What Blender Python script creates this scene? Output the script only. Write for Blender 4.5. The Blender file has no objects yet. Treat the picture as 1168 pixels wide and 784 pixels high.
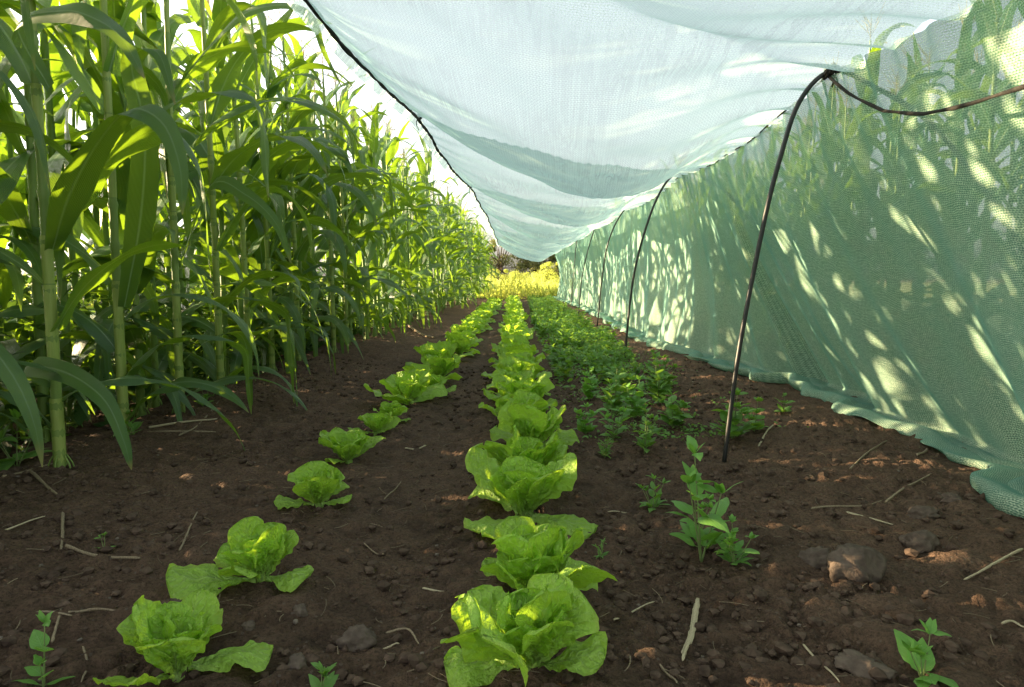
import bpy, math, random
import numpy as np
from math import pi, sin, cos, radians
from mathutils import Vector
R = np.random.RandomState(7)
rnd = random.Random(11)
scene = bpy.context.scene
C = scene.collection

# ------------------------------------------------------------------ camera
F, CAMH, PITCH = 800.0, 0.68, math.atan(74/800.0)
cam = bpy.data.cameras.new("camera"); cam_o = bpy.data.objects.new("camera", cam); C.objects.link(cam_o)
cam.sensor_width = 36; cam.lens = F/1168*36; cam.clip_start = .02; cam.clip_end = 1500
cam_o.location = (0, 0, CAMH); cam_o.rotation_euler = (pi/2-PITCH, 0, 0)
scene.camera = cam_o

def ray(px, py):
    u = (px-584)/F; v = (392-py)/F
    return u, cos(PITCH)+v*sin(PITCH), -sin(PITCH)+v*cos(PITCH)
def G(px, py):                      # ground point of a spot in the reference
    x, y, z = ray(px, py); t = -CAMH/z
    return x*t, y*t
def D(px, py, depth):               # point at a given distance down the tunnel
    x, y, z = ray(px, py); t = depth/y
    return np.array((x*t, depth, CAMH+z*t))

# ------------------------------------------------------------------ noise
def hash2(ix, iy, k=0):
    h = (ix.astype(np.int64)*374761393 + iy.astype(np.int64)*668265263 + k*974634777) & 0xffffffff
    h = ((h ^ (h >> 13))*1274126177) & 0xffffffff
    return ((h ^ (h >> 16)) & 0xffffff)/float(0xffffff)
def vnoise(x, y, k=0):
    ix = np.floor(x); iy = np.floor(y); fx = x-ix; fy = y-iy
    fx = fx*fx*(3-2*fx); fy = fy*fy*(3-2*fy)
    a = hash2(ix, iy, k); b = hash2(ix+1, iy, k); c = hash2(ix, iy+1, k); d = hash2(ix+1, iy+1, k)
    return (a*(1-fx)+b*fx)*(1-fy)+(c*(1-fx)+d*fx)*fy
def clods(x, y, cell, k, fill):     # rounded lumps, one per jittered cell
    ix = np.floor(x/cell); iy = np.floor(y/cell); out = np.zeros_like(x)
    for dx in (-1, 0, 1):
        for dy in (-1, 0, 1):
            jx = ix+dx; jy = iy+dy
            cx = (jx+hash2(jx, jy, k))*cell; cy = (jy+hash2(jx, jy, k+1))*cell
            r = cell*(.18+.5*hash2(jx, jy, k+2)**2)*(hash2(jx, jy, k+3) < fill)
            e = 1+.6*(hash2(jx, jy, k+4)-.5)
            d2 = ((x-cx)*e)**2+((y-cy)/e)**2
            out = np.maximum(out, np.sqrt(np.maximum(r*r-d2, 0))*.75)
    return out
def gh_low(x, y):
    x = np.asarray(x, float); y = np.asarray(y, float)
    z = .028*(vnoise(x*1.3, y*1.1, 3)-.5)+.018*(vnoise(x*4, y*3.4, 4)-.5)
    z += .055*np.exp(-((x+1.5)/.42)**2) + .03*np.exp(-((x-1.35)/.28)**2)
    z -= .028*np.exp(-((x+.27)/.15)**2) + .025*np.exp(-((x-.36)/.14)**2) 
    return z*np.clip((60-y)/30, 0, 1)
def gh(x, y): return float(gh_low(np.array([x]), np.array([y]))[0])

# ------------------------------------------------------------------ mesh collecting
class MB:
    def __init__(s): s.v=[]; s.q=[]; s.t=[]; s.uv=[]; s.tint=[]; s.n=0
    def add(s, v, q=None, t=None, uv=None, tint=0.5):
        v = np.asarray(v, float).reshape(-1, 3); k = len(v)
        s.v.append(v)
        if q is not None and len(q): s.q.append(np.asarray(q, int)+s.n)
        if t is not None and len(t): s.t.append(np.asarray(t, int)+s.n)
        s.uv.append(np.zeros((k, 2)) if uv is None else np.asarray(uv, float).reshape(-1, 2))
        s.tint.append(np.full(k, tint) if np.isscalar(tint) else np.asarray(tint, float).ravel()); s.n += k
    def grid(s, P, uv=None, tint=.5, closed=False):
        n, m = P.shape[:2]
        i = np.arange(n-1)[:, None]; j = np.arange(m if closed else m-1)[None, :]; j2 = (j+1) % m
        q = np.stack([i*m+j, i*m+j2, (i+1)*m+j2, (i+1)*m+j], -1).reshape(-1, 4)
        s.add(P, q=q, uv=uv, tint=tint)
    def merge(s, o):
        if not o.n: return
        v, q, t, uv, ti = o.arrays(); s.add(v, q=q, t=t, uv=uv, tint=ti)
    def arrays(s):
        q = np.concatenate(s.q) if s.q else np.zeros((0, 4), int); t = np.concatenate(s.t) if s.t else np.zeros((0, 3), int)
        return np.concatenate(s.v), q, t, np.concatenate(s.uv), np.concatenate(s.tint)
    def mesh(s, name, mat, smooth=True):
        v, q, t, uv, tint = s.arrays()
        return make_mesh(name, v, q, t, uv, tint, mat, smooth)
def make_mesh(name, v, q, t, uv, tint, mat, smooth=True):
    me = bpy.data.meshes.new(name)
    me.vertices.add(len(v)); me.vertices.foreach_set("co", np.ascontiguousarray(v, np.float32).ravel())
    li = np.concatenate([q.ravel(), t.ravel()]).astype(np.int32)
    me.loops.add(len(li)); me.loops.foreach_set("vertex_index", li)
    me.polygons.add(len(q)+len(t))
    st = np.concatenate([np.arange(len(q))*4, len(q)*4+np.arange(len(t))*3]).astype(np.int32)
    me.polygons.foreach_set("loop_start", st)
    me.update(calc_edges=True)
    me.polygons.foreach_set("use_smooth", np.full(len(me.polygons), smooth))
    l = me.uv_layers.new(name="UVMap"); l.data.foreach_set("uv", uv[li].astype(np.float32).ravel())
    a = me.attributes.new("tint", 'FLOAT', 'POINT'); a.data.foreach_set("value", tint.astype(np.float32))
    me.materials.append(mat); me.validate(); me.update()
    return me
def obj(name, me, parent=None, loc=None):
    o = bpy.data.objects.new(name, me); C.objects.link(o)
    if parent: o.parent = parent
    if loc is not None: o.location = loc
    return o
def tag(o, label=None, cat=None, group=None, kind=None):
    if label: o['label'] = label
    if cat: o['category'] = cat
    if group: o['group'] = group
    if kind: o['kind'] = kind
    return o
def empty(name, loc, rz=0, sc=1):
    o = bpy.data.objects.new(name, None); C.objects.link(o); o.empty_display_size = .1
    o.location = loc; o.rotation_euler = (0, 0, rz); o.scale = (sc,)*3 if np.isscalar(sc) else sc
    return o
def copy_thing(src, loc, rz, sc, tilt=(0, 0)):
    c = src.copy(); C.objects.link(c); c.location = loc; c.rotation_euler = (tilt[0], tilt[1], rz); c.scale = (sc,)*3
    for ch in list(src.children):
        d = ch.copy(); C.objects.link(d); d.parent = c
        for g in list(ch.children):
            e = g.copy(); C.objects.link(e); e.parent = d
    return c

def frames(P):
    P = np.asarray(P, float); T = np.gradient(P, axis=0); T /= np.linalg.norm(T, axis=1)[:, None]+1e-9
    return P, T
def tube(mb, P, r, m=8, tint=.5, cap=True, rmod=None):
    P, T = frames(P); n = len(P); r = np.broadcast_to(np.asarray(r, float), (n,))
    up = np.array((0, 0, 1.)) if abs(T[0][2]) < .9 else np.array((1., 0, 0))
    N = np.zeros_like(P); a = np.cross(T[0], up); N[0] = a/np.linalg.norm(a)
    for i in range(1, n):
        a = N[i-1]-T[i]*np.dot(N[i-1], T[i]); N[i] = a/(np.linalg.norm(a)+1e-9)
    B = np.cross(T, N); ang = np.linspace(0, 2*pi, m, endpoint=False)
    rr = r[:, None]*(1 if rmod is None else rmod)
    V = P[:, None]+(N[:, None]*np.cos(ang)[None, :, None]+B[:, None]*np.sin(ang)[None, :, None])*(rr[..., None] if np.ndim(rr) == 2 else rr)
    s = np.concatenate([[0], np.cumsum(np.linalg.norm(np.diff(P, axis=0), axis=1))])
    uv = np.stack(np.meshgrid(np.linspace(0, 1, m), s), -1)
    base = mb.n; mb.grid(V, uv=uv, tint=tint, closed=True)
    if cap:
        mb.add([P[0], P[-1]], tint=.5 if not np.isscalar(tint) else tint, uv=[[.5, 0], [.5, s[-1]]])
        k = mb.n-2-base; j = np.arange(m); j2 = (j+1) % m
        t = np.concatenate([np.stack([j2, j, np.full(m, k)], -1), np.stack([(n-1)*m+j, (n-1)*m+j2, np.full(m, k+1)], -1)])
        mb.t.append(t+base)
def spline(pts, n):
    pts = np.asarray(pts, float); k = len(pts)
    P = np.vstack([2*pts[0]-pts[1], pts, 2*pts[-1]-pts[-2]]); out = []
    for t in np.linspace(0, k-1-1e-6, n):
        i = int(t); f = t-i; a, b, c, d = P[i:i+4]
        out.append(.5*((2*b)+(-a+c)*f+(2*a-5*b+4*c-d)*f*f+(-a+3*b-3*c+d)*f**3))
    return np.array(out)

# ------------------------------------------------------------------ shader helpers
def newmat(name):
    m = bpy.data.materials.new(name); m.use_nodes = True; nt = m.node_tree; nt.nodes.clear()
    return m, nt, nt.nodes.new('ShaderNodeOutputMaterial')
class N:
    def __init__(s, nt): s.nt = nt
    def n(s, t, **k):
        x = s.nt.nodes.new(t)
        for a, b in k.items():
            if a.startswith('i_'):
                key = a[2:]; key = int(key) if key.isdigit() else key.replace('_', ' ')
                if hasattr(b, 'bl_rna') and isinstance(b, bpy.types.NodeSocket): s.nt.links.new(b, x.inputs[key])
                else: x.inputs[key].default_value = b
            else: setattr(x, a, b)
        return x
    def l(s, a, b): s.nt.links.new(a, b)
    def math(s, op, a, b=None, c=None, clamp=False):
        x = s.nt.nodes.new('ShaderNodeMath'); x.operation = op; x.use_clamp = clamp
        for i, q in enumerate((a, b, c)):
            if q is None: continue
            if isinstance(q, bpy.types.NodeSocket): s.nt.links.new(q, x.inputs[i])
            else: x.inputs[i].default_value = q
        return x.outputs[0]
    def mix(s, f, a, b, blend='MIX'):
        x = s.nt.nodes.new('ShaderNodeMix'); x.data_type = 'RGBA'; x.blend_type = blend
        for i, q in ((0, f), (6, a), (7, b)):
            if isinstance(q, bpy.types.NodeSocket): s.nt.links.new(q, x.inputs[i])
            else: x.inputs[i].default_value = q if i == 0 else (*q, 1)
        return x.outputs[2]
    def ramp(s, f, stops):
        x = s.nt.nodes.new('ShaderNodeValToRGB'); e = x.color_ramp.elements
        while len(e) < len(stops): e.new(.5)
        for a, (p, c) in zip(e, stops): a.position = p; a.color = (*c, 1) if not np.isscalar(c) else (c, c, c, 1)
        s.nt.links.new(f, x.inputs[0]); return x.outputs[0]
    def noise(s, vec, scale, detail=3, rough=.55, dist=0):
        x = s.nt.nodes.new('ShaderNodeTexNoise'); x.inputs['Scale'].default_value = scale
        x.inputs['Detail'].default_value = detail; x.inputs['Roughness'].default_value = rough; x.inputs['Distortion'].default_value = dist
        if vec is not None: s.nt.links.new(vec, x.inputs['Vector'])
        return x.outputs[0]

def leaf_mat(name, top, under, trans, tmix=.4, rough=.45, spec=.4, vein='corn', rib=(.35, .45, .22), var=.3, glow=1.0):
    m, nt, out = newmat(name); n = N(nt)
    uv = n.n('ShaderNodeUVMap').outputs[0]; sep = n.n('ShaderNodeSeparateXYZ', i_0=uv)
    tc = n.n('ShaderNodeTexCoord').outputs['Object']
    u = sep.outputs[0]; v = sep.outputs[1]
    au = n.math('ABSOLUTE', n.math('SUBTRACT', u, .5)); au = n.math('MULTIPLY', au, 2.0)
    tint = n.n('ShaderNodeAttribute', attribute_name='tint').outputs['Fac']
    orn = n.n('ShaderNodeObjectInfo').outputs['Random']
    rn = n.math('ADD', n.math('MULTIPLY', tint, .7), n.math('MULTIPLY', orn, .3))
    big = n.noise(tc, 9 if vein == 'corn' else 30, 3)
    a = n.mix(rn, tuple(c*(1-var) for c in top), tuple(min(1, c*(1+var)) for c in top))
    geo = n.n('ShaderNodeNewGeometry')
    a = n.mix(geo.outputs['Backfacing'], a, under)
    a = n.mix(n.math('MULTIPLY', big, .5), a, tuple(c*.6 for c in top))
    if vein == 'corn':
        ribm = n.math('SUBTRACT', 1, n.math('DIVIDE', au, .10), clamp=True)
        ribm = n.math('MULTIPLY', n.math('POWER', ribm, .6), n.math('SUBTRACT', 1, n.math('MULTIPLY', v, .75)))
        lines = n.math('SINE', n.math('MULTIPLY', u, 150.0)); hgt = n.math('ADD', n.math('MULTIPLY', lines, .12), n.math('MULTIPLY', ribm, .5))
        lm = n.math('MULTIPLY', n.math('ADD', lines, 1), .07)
        a = n.mix(lm, a, rib)
        # dry brown tips on some leaves
        tip = n.math('MULTIPLY', n.math('SUBTRACT', n.math('ADD', v, n.math('MULTIPLY', big, .16)), 1.02), 14, clamp=True)
        a = n.mix(tip, a, (.32, .24, .1))
        bs, bd = .5, .02
    elif vein == 'lettuce':
        s = n.math('ADD', n.math('MULTIPLY', v, 20), n.math('MULTIPLY', au, -9)); 
        s = n.math('ADD', s, n.math('MULTIPLY', n.noise(tc, 25, 2), 5))
        side = n.math('POWER', n.math('ABSOLUTE', n.math('SINE', s)), 10.0)
        side = n.math('MULTIPLY', side, n.math('SUBTRACT', 1, n.math('MULTIPLY', au, .8), clamp=True))
        ribm = n.math('MULTIPLY', n.math('SUBTRACT', 1, n.math('DIVIDE', au, .09), clamp=True), n.math('SUBTRACT', 1.1, v, clamp=True))
        ribm = n.math('MAXIMUM', ribm, n.math('MULTIPLY', side, .45))
        hgt = n.math('ADD', n.math('MULTIPLY', n.noise(tc, 55, 4), 1.6), n.math('MULTIPLY', ribm, -.6))
        bs, bd = .8, .016
        base = n.math('MULTIPLY', n.math('SUBTRACT', .35, v, clamp=True), 2.0)
        a = n.mix(base, a, rib)
        ed = n.math('MULTIPLY', n.math('SUBTRACT', n.math('ADD', au, n.math('MULTIPLY', big, .5)), 1.08, clamp=True), 2.2, clamp=True); a = n.mix(n.math('MULTIPLY', ed, tint), a, (.50, .46, .10))
        sp_ = n.ramp(n.noise(tc, 210, 3, .7), [(.70, 0.), (.74, .8)]); a = n.mix(n.math('MULTIPLY', sp_, n.ramp(n.noise(tc, 12, 2), [(.5, 0.), (.6, 1.)])), a, (.10, .07, .045))
    else:
        s = n.math('ADD', n.math('MULTIPLY', v, 22), n.math('MULTIPLY', au, -10))
        side = n.math('MULTIPLY', n.math('POWER', n.math('ABSOLUTE', n.math('SINE', s)), 14.0), .4)
        ribm = n.math('MAXIMUM', n.math('SUBTRACT', 1, n.math('DIVIDE', au, .08), clamp=True), side)
        ribm = n.math('MULTIPLY', ribm, .6)
        hgt = n.math('ADD', n.noise(tc, 120, 2), n.math('MULTIPLY', ribm, -1.0)); bs, bd = .4, .004
    a = n.mix(ribm, a, rib)
    bump = n.n('ShaderNodeBump', i_Strength=bs, i_Distance=bd); n.l(hgt, bump.inputs['Height'])
    p = n.n('ShaderNodeBsdfPrincipled', i_Roughness=rough); p.inputs['Specular IOR Level'].default_value = spec
    n.l(a, p.inputs['Base Color']); n.l(bump.outputs[0], p.inputs['Normal'])
    tr = n.n('ShaderNodeBsdfTranslucent'); tcol = n.mix(rn, tuple(c*(1-var*.6) for c in trans), tuple(min(1, c*(1+var*.6)) for c in trans))
    tcol = n.mix(n.math('MULTIPLY', ribm, .7), tcol, tuple(c*.55 for c in trans)); n.l(tcol, tr.inputs['Color']); n.l(bump.outputs[0], tr.inputs['Normal'])
    mx = n.n('ShaderNodeMixShader', i_0=tmix); n.l(p.outputs[0], mx.inputs[1]); n.l(tr.outputs[0], mx.inputs[2])
    n.l(mx.outputs[0], out.inputs[0]); return m

def plain_mat(name, c1, c2, scale=20, rough=.7, spec=.3, bump=.3, bdist=.003, stretch=None, use_tint=True, trans=0):
    m, nt, out = newmat(name); n = N(nt)
    tc = n.n('ShaderNodeTexCoord').outputs['Object']
    if stretch:
        mp = n.n('ShaderNodeMapping'); mp.inputs['Scale'].default_value = stretch; n.l(tc, mp.inputs[0]); tc = mp.outputs[0]
    f = n.noise(tc, scale, 5, .6); a = n.mix(n.ramp(f, [(.3, 0.), (.7, 1.)]), c1, c2)
    if use_tint:
        tint = n.n('ShaderNodeAttribute', attribute_name='tint').outputs['Fac']
        a = n.mix(n.math('SUBTRACT', 1, tint, clamp=True), a, (.5, .5, .5), 'MULTIPLY')
    b = n.n('ShaderNodeBump', i_Strength=bump, i_Distance=bdist); n.l(f, b.inputs['Height'])
    p = n.n('ShaderNodeBsdfPrincipled', i_Roughness=rough); p.inputs['Specular IOR Level'].default_value = spec
    n.l(a, p.inputs['Base Color']); n.l(b.outputs[0], p.inputs['Normal'])
    if trans:
        tr = n.n('ShaderNodeBsdfTranslucent'); n.l(a, tr.inputs[0]); mx = n.n('ShaderNodeMixShader', i_0=trans)
        n.l(p.outputs[0], mx.inputs[1]); n.l(tr.outputs[0], mx.inputs[2]); n.l(mx.outputs[0], out.inputs[0])
    else: n.l(p.outputs[0], out.inputs[0])
    return m

def soil_mat():
    m, nt, out = newmat('dark_moist_soil'); n = N(nt)
    tc = n.n('ShaderNodeTexCoord').outputs['Object']
    lo = n.noise(tc, 1.6, 4); mid = n.noise(tc, 14, 6, .65); fine = n.noise(tc, 120, 8, .82)
    a = n.mix(n.ramp(mid, [(.35, 0.), (.68, 1.)]), (.062, .038, .025), (.180, .114, .074))
    a = n.mix(n.math('MULTIPLY', n.ramp(lo, [(.4, 0.), (.65, 1.)]), .65), a, (.21, .132, .086))
    tint = n.n('ShaderNodeAttribute', attribute_name='tint').outputs['Fac']
    a = n.mix(n.math('MULTIPLY', tint, .75), a, (.24, .15, .10))
    a = n.mix(n.ramp(fine, [(.34, .85), (.52, 0.)]), a, (.012, .009, .007)); a = n.mix(n.ramp(fine, [(.60, 0.), (.78, .6)]), a, (.24, .18, .13))
    vo = n.n('ShaderNodeTexVoronoi', i_Scale=85.0); n.l(tc, vo.inputs['Vector'])
    sepc = n.n('ShaderNodeSeparateColor'); n.l(vo.outputs['Color'], sepc.inputs[0])
    peb = n.math('MULTIPLY', n.math('LESS_THAN', vo.outputs['Distance'], .26), n.math('GREATER_THAN', sepc.outputs[0], .86))
    a = n.mix(n.math('MULTIPLY', peb, .7), a, (.17, .135, .105))
    vo2 = n.n('ShaderNodeTexVoronoi', i_Scale=70.0); n.l(tc, vo2.inputs['Vector'])
    vo3 = n.n('ShaderNodeTexVoronoi', i_Scale=210.0); n.l(tc, vo3.inputs['Vector'])
    h = n.math('ADD', n.math('MULTIPLY', vo2.outputs['Distance'], -1.0), n.math('MULTIPLY', vo3.outputs['Distance'], -.45))
    h = n.math('ADD', h, n.math('MULTIPLY', fine, .9))
    damp = n.ramp(n.noise(tc, 3.2, 5, .65), [(.45, 0.), (.6, .32)]); a = n.mix(damp, a, (.55, .52, .50), 'MULTIPLY')
    b = n.n('ShaderNodeBump', i_Strength=1.0, i_Distance=.012); n.l(h, b.inputs['Height'])
    p = n.n('ShaderNodeBsdfPrincipled', i_Roughness=.93); p.inputs['Specular IOR Level'].default_value = .18
    n.l(a, p.inputs['Base Color']); n.l(b.outputs[0], p.inputs['Normal']); n.l(p.outputs[0], out.inputs[0]); return m

def net_mat(name, dark, light, trans, clear_lo, clear_hi, tmix, period=.0068, creases=0.0, grazing=(.1, .3, .28)):
    m, nt, out = newmat(name); n = N(nt)
    uv = n.n('ShaderNodeUVMap').outputs[0]; sep = n.n('ShaderNodeSeparateXYZ', i_0=uv)
    u = sep.outputs[0]; v = sep.outputs[1]
    mp = n.n('ShaderNodeMapping'); n.l(uv, mp.inputs[0]); uvo = mp.outputs[0]
    wob = n.noise(uvo, 30, 2); wob2 = n.noise(uvo, 160, 2)
    k = 2*pi/period
    vv = n.math('ADD', v, n.math('MULTIPLY', wob, .012)); uu = n.math('ADD', u, n.math('MULTIPLY', wob2, .006))
    rows = n.math('SINE', n.math('MULTIPLY', vv, k))
    # knit loops: stitches alternate from row to row
    zz = n.math('MULTIPLY', n.math('SINE', n.math('MULTIPLY', vv, k/2)), 1.57)
    cols = n.math('SINE', n.math('ADD', n.math('MULTIPLY', uu, k*.72), zz))
    pat = n.math('ADD', n.math('MULTIPLY', rows, .30), n.math('MULTIPLY', cols, .24)); ir = n.noise(uvo, 55, 3, .6); pat = n.math('MULTIPLY', pat, n.math('MULTIPLY', ir, 2.0)); pat = n.math('ADD', pat, n.math('ADD', .2, n.math('MULTIPLY', ir, .6)), clamp=True)
    big = n.noise(uvo, 2.2, 4, .6); pat = n.math('ADD', pat, n.math('MULTIPLY', n.math('SUBTRACT', wob2, .5), .7), clamp=True)
    a = n.mix(pat, dark, light); a = n.mix(n.math('MULTIPLY', big, .35), a, tuple(c*.72 for c in dark))
    # dust splashed up from the ground
    dust = n.math('MULTIPLY', n.math('SUBTRACT', n.noise(uvo, 7, 5, .7), .52, clamp=True), 1.5)
    a = n.mix(dust, a, (.45, .42, .33))
    lw = n.n('ShaderNodeLayerWeight', i_Blend=.5).outputs['Facing']; edge = n.math('POWER', lw, 3.0)
    a = n.mix(n.math('MULTIPLY', edge, .75), a, grazing)
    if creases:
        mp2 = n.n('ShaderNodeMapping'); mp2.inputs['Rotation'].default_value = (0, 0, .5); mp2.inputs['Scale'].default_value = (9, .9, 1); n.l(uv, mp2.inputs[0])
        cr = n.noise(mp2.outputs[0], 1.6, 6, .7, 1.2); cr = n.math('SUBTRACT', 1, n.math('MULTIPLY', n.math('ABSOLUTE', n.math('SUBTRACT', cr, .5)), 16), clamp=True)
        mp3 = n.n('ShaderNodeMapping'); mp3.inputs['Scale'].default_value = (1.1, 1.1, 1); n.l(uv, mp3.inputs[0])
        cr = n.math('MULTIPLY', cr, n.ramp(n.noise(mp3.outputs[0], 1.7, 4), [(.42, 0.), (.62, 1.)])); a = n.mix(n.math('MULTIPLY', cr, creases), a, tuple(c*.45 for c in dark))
    df = n.n('ShaderNodeBsdfDiffuse'); n.l(a, df.inputs[0])
    b = n.n('ShaderNodeBump', i_Strength=.5, i_Distance=.002); n.l(pat, b.inputs['Height']); n.l(b.outputs[0], df.inputs['Normal'])
    tr = n.n('ShaderNodeBsdfTranslucent'); n.l(n.mix(1.0, n.mix(.5, a, (1, 1, 1)), trans, 'MULTIPLY'), tr.inputs[0]); mx = n.n('ShaderNodeMixShader', i_0=tmix)
    n.l(df.outputs[0], mx.inputs[1]); n.l(tr.outputs[0], mx.inputs[2])
    tp = n.n('ShaderNodeBsdfTransparent', i_0=(1, 1, 1, 1)); mx2 = n.n('ShaderNodeMixShader')
    clear = n.math('ADD', clear_lo, n.math('MULTIPLY', n.math('SUBTRACT', 1, pat), clear_hi-clear_lo))
    clear = n.math('MULTIPLY', clear, n.math('SUBTRACT', 1, n.math('MULTIPLY', edge, .9)))
    n.l(clear, mx2.inputs[0]); n.l(mx.outputs[0], mx2.inputs[1]); n.l(tp.outputs[0], mx2.inputs[2])
    n.l(mx2.outputs[0], out.inputs[0]); return m

M = {}
M['soil'] = soil_mat()
M['corn_leaf'] = leaf_mat('corn_leaf', (.036, .118, .034), (.05, .135, .042), (.33, .54, .02), .34, .38, .5, 'corn', (.34, .46, .25))
M['stalk'] = plain_mat('corn_stalk', (.14, .24, .04), (.26, .36, .09), 6, .5, .4, .2, .002, (6, 6, .6), False, .12)
M['sheath'] = plain_mat('corn_sheath', (.25, .35, .06), (.42, .50, .14), 8, .5, .4, .3, .002, (9, 9, .5), False, .2)
M['tassel'] = plain_mat('corn_tassel', (.30, .24, .09), (.42, .36, .15), 40, .7, .2, .2, .001, None, False, .3)
M['lettuce'] = leaf_mat('lettuce_leaf', (.34, .60, .055), (.40, .64, .09), (.56, .86, .05), .40, .42, .4, 'lettuce', (.50, .68, .22), .22)
M['weed'] = leaf_mat('weed_leaf', (.14, .31, .055), (.17, .34, .08), (.34, .58, .05), .38, .5, .35, 'weed', (.20, .36, .12))
M['bright_weed'] = leaf_mat('bright_weed_leaf', (.15, .36, .06), (.18, .4, .08), (.32, .6, .06), .4, .45, .4, 'weed', (.3, .5, .16))
M['stem'] = plain_mat('weed_stem', (.14, .22, .06), (.22, .26, .10), 30, .6, .3, .1, .001, None, False)
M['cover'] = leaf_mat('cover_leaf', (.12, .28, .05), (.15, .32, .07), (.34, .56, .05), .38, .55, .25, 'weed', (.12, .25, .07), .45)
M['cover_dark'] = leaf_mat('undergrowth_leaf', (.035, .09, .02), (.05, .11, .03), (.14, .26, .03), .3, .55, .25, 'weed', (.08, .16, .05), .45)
M['meadow_blade'] = leaf_mat('meadow_blade', (.40, .46, .10), (.42, .48, .12), (.72, .78, .14), .5, .6, .2, 'weed', (.4, .42, .1), .35)
M['tree_leaf'] = leaf_mat('tree_leaf', (.19, .21, .09), (.20, .22, .10), (.45, .46, .16), .35, .6, .2, 'weed', (.08, .12, .05), .4)
M['bark'] = plain_mat('bark', (.06, .045, .03), (.12, .095, .07), 12, .9, .1, .6, .02, (1, 1, .3), False)
M['straw'] = plain_mat('dry_straw', (.17, .125, .08), (.33, .26, .165), 30, .75, .25, .5, .002, (12, 12, 1), True)
M['pale_straw'] = plain_mat('pale_straw', (.34, .28, .17), (.52, .44, .29), 30, .7, .25, .5, .002, (12, 12, 1), True)
M['stone'] = plain_mat('clod_crust', (.07, .052, .040), (.15, .115, .088), 30, .95, .15, 1.0, .008, None, True)
M['clod'] = plain_mat('clod_bits', (.055, .037, .026), (.14, .095, .067), 40, .95, .15, .9, .004, None, True)
M['pebble'] = plain_mat('pebble', (.11, .085, .065), (.22, .18, .14), 60, .85, .25, .4, .002, None, True)
M['hoop'] = plain_mat('black_polypipe', (.012, .013, .013), (.03, .03, .028), 20, .45, .5, .15, .001, None, False)
M['rope'] = plain_mat('dark_cord', (.012, .012, .012), (.045, .04, .032), 120, .85, .2, .8, .002, None, False)
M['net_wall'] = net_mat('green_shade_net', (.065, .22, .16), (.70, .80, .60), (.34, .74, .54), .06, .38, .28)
M['net_roof'] = net_mat('sky_lit_shade_net', (.26, .56, .50), (.90, .96, .90), (.86, .99, .90), .17, .60, .62, .0095, 1.0, (.20, .52, .44))  # same green net, paler: bright sky and overexposure put into the colour

# ------------------------------------------------------------------ ground
def ground():
    xf = np.arange(-2.4, 2.2, .0095)
    xs = np.concatenate([-2.4-np.cumsum(.02*1.13**np.arange(62))[::-1], xf, 2.2+np.cumsum(.02*1.13**np.arange(62))])
    ys = .62*np.exp(np.arange(0, 690)*.0088); ys = ys[ys < 260]
    ys = np.concatenate([[-30, -12, -5, -2, -.8, 0, .3, .5], ys, [330, 450, 700]])
    X, Y = np.meshgrid(xs, ys)
    near = np.clip((14-Y)/8, 0, 1)*np.clip((3.2-np.abs(X))/.6, 0, 1)
    rough = .55+.9*vnoise(X*1.7+5, Y*1.7, 21)
    rough = rough*(1-.45*np.exp(-((X+.27)/.2)**2))
    wx = X+.02*(vnoise(X*30, Y*30, 31)-.5); wy = Y+.02*(vnoise(X*30, Y*30, 32)-.5)
    c1 = clods(wx, wy, .085, 40, .45); c2 = clods(wx, wy, .042, 50, .55); c3 = clods(wx, wy, .022, 60, .6)
    d = np.maximum(c1*.45, np.maximum(c2*.95, c3*1.15))*rough
    z = gh_low(X, Y)+near*(d+.006*(vnoise(X*16, Y*16, 11)-.5)+.007*(vnoise(X*45, Y*45, 12)-.5)+.007*(vnoise(X*85, Y*85, 13)-.5))
    t = np.clip(d*45, 0, 1)*(.4+.6*vnoise(X*9, Y*9, 71))*.55+.45*np.exp(-((X-1.3)/.35)**2)+.28*np.exp(-((X+1.25)/.4)**2)*vnoise(X*5, Y*5, 72)
    mb = MB(); mb.grid(np.stack([X, Y, z], -1)[:, ::-1][:, ::-1], uv=np.stack([X, Y], -1), tint=np.clip(t, 0, 1))
    tag(obj('ground', mb.mesh('ground', M['soil'])), kind='structure')
ground()

def blob(mb, c, r, seed, sub=2, squash=.7, tint=.8, rough=.35):
    rs = np.random.RandomState(seed)
    import bmesh
    global _ico
    try: V0, T0 = _ico[sub]
    except (NameError, KeyError):
        bm = bmesh.new(); bmesh.ops.create_icosphere(bm, subdivisions=sub, radius=1)
        V0 = np.array([v.co[:] for v in bm.verts]); T0 = np.array([[v.index for v in f.verts] for f in bm.faces]); bm.free()
        try: _ico[sub] = (V0, T0)
        except NameError: _ico = {sub: (V0, T0)}
    V = V0.copy()
    for k in range(4):
        d = rs.randn(3); d /= np.linalg.norm(d); V *= (1+rough*.5*np.sin(V0@d*(2+1.6*k)+rs.rand()*6)/(1+k*.6))[:, None]
    if sub >= 3:
        for k in range(6):
            d = rs.randn(3); d /= np.linalg.norm(d); V *= (1+rough*.12*np.sin(V0@d*(9+3*k)+rs.rand()*6))[:, None]
    V *= np.array((rs.uniform(.8, 1.25), rs.uniform(.8, 1.25), squash))*r
    a = rs.rand()*6.28; V = V@np.array([[cos(a), -sin(a), 0], [sin(a), cos(a), 0], [0, 0, 1]])
    mb.add(V+np.asarray(c), t=T0, tint=tint)

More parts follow.
